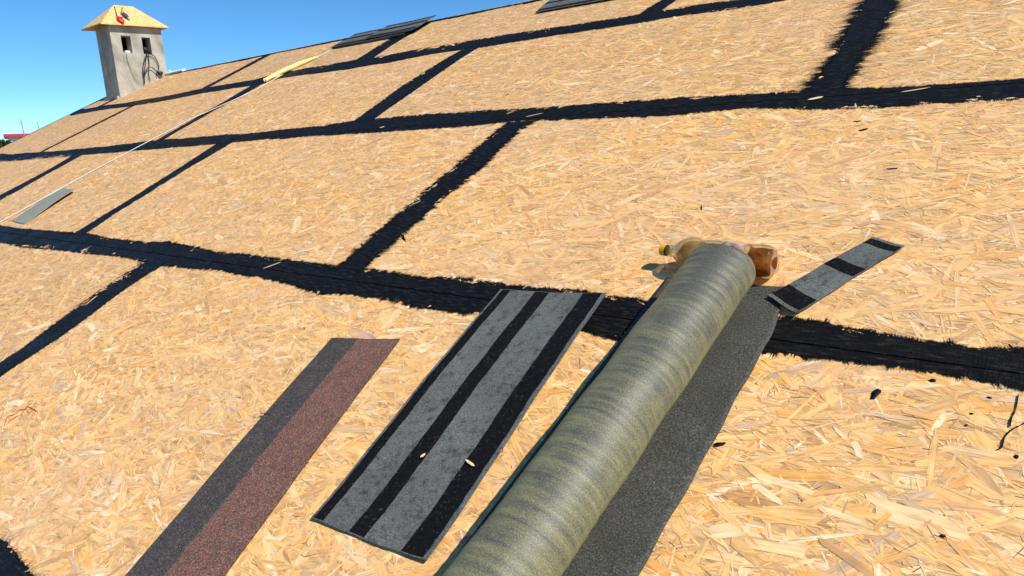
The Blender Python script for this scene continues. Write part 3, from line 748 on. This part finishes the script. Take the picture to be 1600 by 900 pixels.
obj('body', revolve(prof, 40, M_PET, 'body', BR_), broot)
prof2 = [(x, max(r-.0018, .002)) for x, r in prof if .05 < x < .297]
obj('liquid', revolve(prof2, 40, M_LIQ, 'liquid', BR_, cut=.014), broot)
mb = MB(); n = 36; V = []
for x, k0 in ((0, .0135), (.0015, .0150), (.015, .0155), (.0155, .0125)):
    for k in range(n):
        r = k0*(1.0 if k % 2 else .955); t = 2*math.pi*k/n; V.append((x, r*math.cos(t), BR_+r*math.sin(t)))
mb.add(V, [(i*n+k, (i+1)*n+k, (i+1)*n+(k+1) % n, i*n+(k+1) % n) for i in range(3) for k in range(n)] + [tuple(range(n)), tuple(range(3*n, 4*n))[::-1]])
cp = obj('cap', mb.me('cap', M_YCAP), broot)
obj('cap_ring', revolve([(.0165,.0125),(.0165,.0150),(.0195,.0152),(.0195,.0125)], 30, M_BLACK, 'cap_ring', BR_), broot)
obj('label_sleeve', revolve([(.1785,.0409),(.1995,.0412),(.2345,.0412),(.2350,.0409)], 40, mat('label_film', lambda N, L, p: (lambda n: (L.new(ramp(N, L, n.outputs[0], [(.36,(.16,.05,.045)),(.5,(.45,.30,.22)),(.62,(.62,.50,.42))]).outputs[0], p.inputs['Base Color']), p.inputs['Roughness'].__setattr__('default_value', .25)))(noise(N, L, 26, 4, .6, coords(N)))), 'label_sleeve', BR_), broot)

# ------------------------------------------------------------------ white tape and the yellow bundle
a_, b_ = hit(-30, 365), hit(397, 143); c_ = hit(520, 78); a0 = ext(b_, a_, 1.35)
pts = [a0, a_, hit(150, 265), hit(300, 186), b_, hit(448, 113.5), c_]
mb = MB(); W_ = .0115
for i in range(len(pts)-1):
    (u0, v0), (u1, v1) = pts[i], pts[i+1]; d = Vector((u1-u0, v1-v0)).normalized(); nx_, ny_ = -d.y*W_, d.x*W_
    h = .0052
    mb.add([(u0-nx_,v0-ny_,h-.0008),(u0+nx_,v0+ny_,h-.0008),(u1+nx_,v1+ny_,h-.0008),(u1-nx_,v1-ny_,h-.0008),(u0-nx_,v0-ny_,h),(u0+nx_,v0+ny_,h),(u1+nx_,v1+ny_,h),(u1-nx_,v1-ny_,h)],
           [(0,1,2,3),(7,6,5,4),(0,4,5,1),(1,5,6,2),(2,6,7,3),(3,7,4,0)])
o = mb.me('white_tape', M_TAPE); o = obj('white_tape', o); o.matrix_world = RX; tag(o, 'long white tape running straight up the roof slope', 'tape')
p0, p1 = hit(414, 124, .03), hit(496, 87, .02)
root = empty('yellow_bundle', roofmat(*p0)); tag(root, 'long yellow rolled bundle lying across the upper bitumen joint', 'bundle')
du, dv = p1[0]-p0[0], p1[1]-p0[1]; r_ = random.Random(9)
P_ = [(du*t+.002*math.sin(t*7), dv*t, .0035+rr0) for t, rr0 in ((0,.016),(.04,.019),(.15,.021),(.3,.022),(.45,.022),(.6,.020),(.75,.017),(.88,.012),(1,.008))]
mb = MB(); mb.tube(smooth_path(P_, 5), [max(.006, q.z-.0035) for q in smooth_path(P_, 5)], 14)
obj('roll', mb.me('roll', M_YFOAM, True), root)
mb = MB(); mb.tube([(-.004,0,.026),(-.012,-.002,.026)], [.016,.012], 12); obj('end_fold', mb.me('end_fold', M_TAPE), root)

# ------------------------------------------------------------------ splinters
def splinter(px, py, L_, W_, rz, label, group, h=.0045):
    u, v = hit(px, py, h); r = random.Random(int(px*7+py)); t = .0014
    P0 = [(-.5*L_, -.1*W_), (-.2*L_, -.5*W_), (.3*L_, -.45*W_), (.5*L_, .05*W_), (.2*L_, .5*W_), (-.3*L_, .4*W_)]
    mb = MB(); V = [(x, y, t+.002*abs(x)/L_) for x, y in P0] + [(x, y, .0+.0015*abs(x)/L_) for x, y in P0]
    mb.add(V, [(0,1,2,3,4,5), (11,10,9,8,7,6)] + [(i, 6+i, 6+(i+1) % 6, (i+1) % 6) for i in range(6)])
    o = obj('wood_splinter', mb.me('wood_splinter', M_SPLINTER)); o.matrix_world = roofmat(u, v, h, rz); tag(o, label, 'splinter', group); return o
SPL = ((735,724,.034,.006,-.25, 'slim pale splinter on the wide black stripe of the long striped shingle', 'splinters on the striped shingle', .0125),
       (661,712,.014,.006,1.2, 'tiny pale wood chip on the middle black stripe of the long striped shingle', 'splinters on the striped shingle', .0125),
       (1274,154,.050,.014,.35, 'short broad pale splinter lying where two black bitumen bands meet', 'splinters on the bitumen joints', .0025),
       (1430,141,.085,.005,.25, 'long thin pale splinter on the bitumen band beside a shorter broad one', 'splinters on the bitumen joints', .0025),
       (597,199,.030,.010,.5, 'small pale wood chip alone on the middle bitumen band', 'splinters on the bitumen joints', .0025),
       (835,180,.090,.005,.35, 'thin splinter lying at the head of the slanting bitumen band', 'splinters on the bitumen joints', .0025),
       (425,415,.075,.004,.75, 'thin tan splinter slanting across the wide bitumen band of the lower joint', 'splinters on the bitumen joints', .0025))
for px_, py_, l_, w_, rz_, lb, gr_, h_ in SPL: splinter(px_, py_, l_, w_, rz_, lb, gr_, h_)

# ------------------------------------------------------------------ tools on the cap, cables, boards at the chimney
PN = (Vector((EX1,EY1,EZ))-Vector((EX1,EY0,EZ))).cross(RA-Vector((EX1,EY0,EZ))).normalized()
P00 = Vector((EX1, EY0, EZ))
def oncap(px, py, off=.0): return hitplane(px, py, P00+PN*off, PN)
def ellipsoid(mb, c, ax, r, seg=12, rings=8):
    V = []; F = []
    for i in range(rings+1):
        ph = math.pi*i/rings
        for k in range(seg):
            t = 2*math.pi*k/seg
            V.append(c + ax[0]*(r[0]*math.cos(ph)) + ax[1]*(r[1]*math.sin(ph)*math.cos(t)) + ax[2]*(r[2]*math.sin(ph)*math.sin(t)))
    for i in range(rings):
        for k in range(seg): F.append((i*seg+k, i*seg+(k+1) % seg, (i+1)*seg+(k+1) % seg, (i+1)*seg+k))
    mb.add(V, F)
def wthing(name, base, label, cat):
    o = empty(name, Matrix.Translation(base)); return tag(o, label, cat)
def wpart(name, mb, m, root, smooth=True):
    b = root.matrix_world.translation; me = mb.me(name, m, smooth); me.transform(Matrix.Translation(-b)); return obj(name, me, root)
ca0, ca1 = oncap(183, 25.5, .026), oncap(193, 36, .026)
axd = (ca1-ca0).normalized(); ays = PN.cross(axd).normalized(); c = (ca0+ca1)/2; hl = (ca1-ca0).length/2
root = wthing('chalk_line_reel', c-PN*.026, 'red oval reel with a dark cord on the chimney cap', 'reel')
mb = MB(); ellipsoid(mb, c, (axd, ays, PN), (hl, .036, .026), 14, 10); wpart('case', mb, M_RED, root)
mb = MB(); mb.tube([ca0+axd*.005, oncap(180.5, 17, .006), oncap(178.6, 10.5, .006)], .005, 6); wpart('cord', mb, M_BLACK, root)
mb = MB(); mb.tube([c+PN*.018+ays*.012, c+PN*.034+ays*.012], .010, 10); wpart('crank', mb, M_BLACK, root, False)
d0, d1 = oncap(191, 20, .03), oncap(202, 29.5, .03)
axd = (d1-d0).normalized(); ays = PN.cross(axd).normalized()
root = wthing('cutting_tool', (d0+d1)/2-PN*.03, 'dark blue hand tool with green tip and cord on the chimney cap', 'tool')
L_ = (d1-d0).length
mb = MB(); mb.tube([d0+axd*(L_*.12), d0+axd*(L_*.35), d0+axd*(L_*.62), d0+axd*(L_*.78)], [.018,.028,.027,.02], 10); wpart('body', mb, M_BLUE, root)
mb = MB(); mb.tube([d0-axd*.012, d0+axd*(L_*.14)], [.02,.022], 10); wpart('grip', mb, M_GREEN, root)
mb = MB(); mb.tube([d0+axd*(L_*.76), d1+axd*.01], [.017,.007], 8); wpart('nozzle', mb, M_SILVER, root)
mb = MB(); mb.tube([d0, oncap(190, 15, .006), oncap(191.5, 12, .006)], .0045, 6); wpart('cord', mb, M_BLACK, root)
XF = CX1+.018
fx = lambda pts, dx=0.0: smooth_path([hitx(x, y, XF+dx) for x, y in pts], 6)
root = wthing('extension_cable', hitx(228, 128, XF), 'black coiled extension cable hanging from the chimney opening', 'cable')
for pts in ([(230,82),(227,100),(225.5,118),(226,130)], [(231,84),(233,100),(232,116),(235,126)], [(233,84),(241,88),(246.5,98),(248,107),(244,116),(246,119)], [(226.5,116),(230,107),(236,105),(243,110),(249,114)], [(229,84),(224,100),(224,118),(226,131)]):
    mb = MB(); mb.tube(fx(pts, rnd.uniform(0, .015)), .0052, 6); wpart('cord', mb, M_BLACK, root)
mb = MB(); ellipsoid(mb, hitx(229, 79, CX1-.005), (Vector((0,.75,-.66)), Vector((1,0,0)), Vector((0,.66,.75))), (.055,.03,.033), 10, 8); wpart('plug', mb, M_BLACK, root)
mb = MB(); ellipsoid(mb, hitx(250.5, 114.5, XF+.01), (Vector((0,1,.3)).normalized(), Vector((1,0,0)), Vector((0,-.3,1)).normalized()), (.034,.024,.024), 10, 8); wpart('socket', mb, M_BLACK, root)
mb = MB(); mb.tube(fx([(197.5,83),(200,96),(206,113),(212,125),(217,131)]), .0030, 5)
me = mb.me('thin_wire', M_GREYCABLE, True); b_ = hitx(217, 131, XF); me.transform(Matrix.Translation(-b_)); o = obj('thin_wire', me); o.location = b_; tag(o, 'thin grey wire hanging from the plain chimney opening', 'wire')
mb = MB(); b_ = hitx(198, 84, CX1-.03); mb.box((-.03,-.025,-.012),(.035,.03,.012)); o = obj('mortar_lump', mb.me('mortar_lump', M_WHITE)); o.location = (CX1-.04, 2.658, 1.769); tag(o, 'pale block resting in the plain chimney opening', 'block')
def board(p, q, wd, th, h0, label):
    (u0, v0), (u1, v1) = hit(*p), hit(*q); L_ = math.hypot(u1-u0, v1-v0); rz = math.atan2(v1-v0, u1-u0)
    mb = MB(); mb.box((-L_/2,-wd/2,0),(L_/2,wd/2,th)); o = obj('white_board', mb.me('white_board', M_WHITE)); o.matrix_world = roofmat((u0+u1)/2, (v0+v1)/2, h0, rz); tag(o, label, 'board'); return o
board((241,124),(268,113.5), .05, .03, .0025, 'white board offcut lying at the chimney foot')
board((262,117),(288,111), .05, .022, .0035, 'flatter white offcut lying beside the ridge next to the chimney')

# ------------------------------------------------------------------ far background beyond the rake
def at_far(px, dist): d = wray(px, 212); d.z = 0; d.normalize(); p = CW + d*dist; return p
def zpix(px, py, dist): d = wray(px, py); return CW.z + d.z/math.hypot(d.x, d.y)*dist
DH = 120; pa, pb = at_far(6, DH), at_far(6, DH)
e1 = at_far(5, DH); e2 = at_far(42, DH); dirn = (e2-e1).normalized(); back = Vector((-dirn.y, dirn.x, 0)); 
if back.dot(e1-CW) < 0: back = -back
ztop, zeave = zpix(20, 207.2, DH), zpix(20, 213.3, DH)
root = empty('house', Matrix.Translation((e1.x, e1.y, ZG))); tag(root, 'distant pale house with a red metal roof behind the roof edge', 'house')
def far(x, y, z): p = dirn*x + back*y; return (p.x, p.y, z-ZG)
W_, D_ = 14.0, 9.0
mb = MB(); mb.add([far(.4,.5,ZG),far(W_-.4,.5,ZG),far(W_-.4,D_,ZG),far(.4,D_,ZG),far(.4,.5,zeave),far(W_-.4,.5,zeave),far(W_-.4,D_,zeave),far(.4,D_,zeave)], [(0,1,5,4),(1,2,6,5),(2,3,7,6),(3,0,4,7),(4,5,6,7)])
obj('wall', mb.me('wall', M_WHITE), root)
mb = MB(); mb.add([far(0,0,zeave-.05),far(W_,0,zeave-.05),far(W_,D_+.5,zeave-.05),far(0,D_+.5,zeave-.05),far(0,0,zeave+.25),far(W_,0,zeave+.25),far(W_,D_/2,ztop),far(0,D_/2,ztop),far(W_,D_+.5,zeave+.25),far(0,D_+.5,zeave+.25)],
       [(3,2,1,0),(0,1,5,4),(4,5,6,7),(7,6,8,9),(9,8,2,3),(0,4,7,9,3),(1,2,8,6,5)])
obj('roof', mb.me('roof', M_REDROOF), root)
for fl in (0, 1, 2):
    for wx in (2.2, 5.4, 8.6, 11.4):
        z0 = zeave-2.5-3.1*fl
        mb = MB(); mb.add([far(wx,.46,z0),far(wx+1.3,.46,z0),far(wx+1.3,.46,z0+1.4),far(wx,.46,z0+1.4),far(wx,.6,z0),far(wx+1.3,.6,z0),far(wx+1.3,.6,z0+1.4),far(wx,.6,z0+1.4)], [(0,1,2,3),(0,4,5,1),(1,5,6,2),(2,6,7,3),(3,7,4,0)])
        obj('window', mb.me('window', M_GLASSDARK), root)
def pole(px0, py0, px1, py1, dist, label, arm):
    p = at_far(px1, dist); z1 = zpix(px0, py0, dist); q = at_far(px0, dist)
    root = empty('utility_pole', Matrix.Translation((p.x, p.y, ZG))); tag(root, label, 'pole')
    mb = MB(); d = q-p; mb.tube([(0,0,0), (d.x, d.y, z1-ZG)], [.09,.035], 8); obj('mast', mb.me('mast', M_POLE), root)
    if arm:
        for k, (a, b) in enumerate(((-.35,.1),(-.25,.1))):
            mb = MB(); s = dirn; z = z1-ZG-.35-.8*k; o = Vector((d.x, d.y, 0))
            mb.tube([o+s*a+Vector((0,0,z)), o+s*b+Vector((0,0,z))], .025, 6); obj('cross_arm', mb.me('cross_arm', M_POLE), root)
pole(37.5, 186, 41.5, 209, 80, 'leaning utility pole with cross arms beside the red roofed house', True)
pole(62.5, 190, 65, 200, 90, 'slender bare utility pole beyond the roof edge', False)
def tree(x, y, H_, R_, label, seed, group=None):
    r = random.Random(seed); root = empty('tree', Matrix.Translation((x, y, ZG))); tag(root, label, 'tree', group)
    mb = MB(); mb.tube([(0,0,0),(.1,.05,H_*.3),(.0,.1,H_*.6),(0,0,H_*.85)], [.28,.22,.14,.05], 8)
    tips = []
    for k in range(16):
        a = r.uniform(0, 6.28); z = H_*r.uniform(.3, .75); e = Vector((math.cos(a)*R_*r.uniform(.5,.85), math.sin(a)*R_*r.uniform(.5,.85), z+H_*r.uniform(.05,.22)))
        mb.tube([(0,0,z), e*.5+Vector((0,0,z*.5)), e], [.09,.05,.02], 5); tips.append(e)
    tips += [Vector((0,0,H_*.9)), Vector((.2,0,H_*.95))]
    obj('trunk', mb.me('trunk', M_BARK, True), root)
    V = []; F = []
    for _ in range(9000):
        t = r.choice(tips); p = t + Vector((max(-1.7, min(1.7, r.gauss(0, 1)))*.26*R_, max(-1.7, min(1.7, r.gauss(0, 1)))*.26*R_, max(-1.5, min(1.3, r.gauss(0, 1)))*.07*H_))
        a = Vector((r.gauss(0,1), r.gauss(0,1), r.gauss(0,1))).normalized(); b = a.orthogonal().normalized(); s = r.uniform(.10,.22)
        k = len(V); V += [p-a*s, p+b*s*.55, p+a*s, p-b*s*.55]; F.append((k,k+1,k+2,k+3))
    obj('crown', mesh('crown', V, F, M_LEAF), root)
for px, dist, ytop, R_, label in ((-9, 70, 228, 2.0, 'leafy green tree in front of the red roofed house'), (-45, 85, 219, 3.4, 'broad green tree left of the red roofed house'), (-110, 78, 222, 3.0, 'green tree standing apart from the red roofed house')):
    p = at_far(px, dist); tree(p.x, p.y, zpix(px, ytop, dist)-ZG, R_, label, int(px)+200)
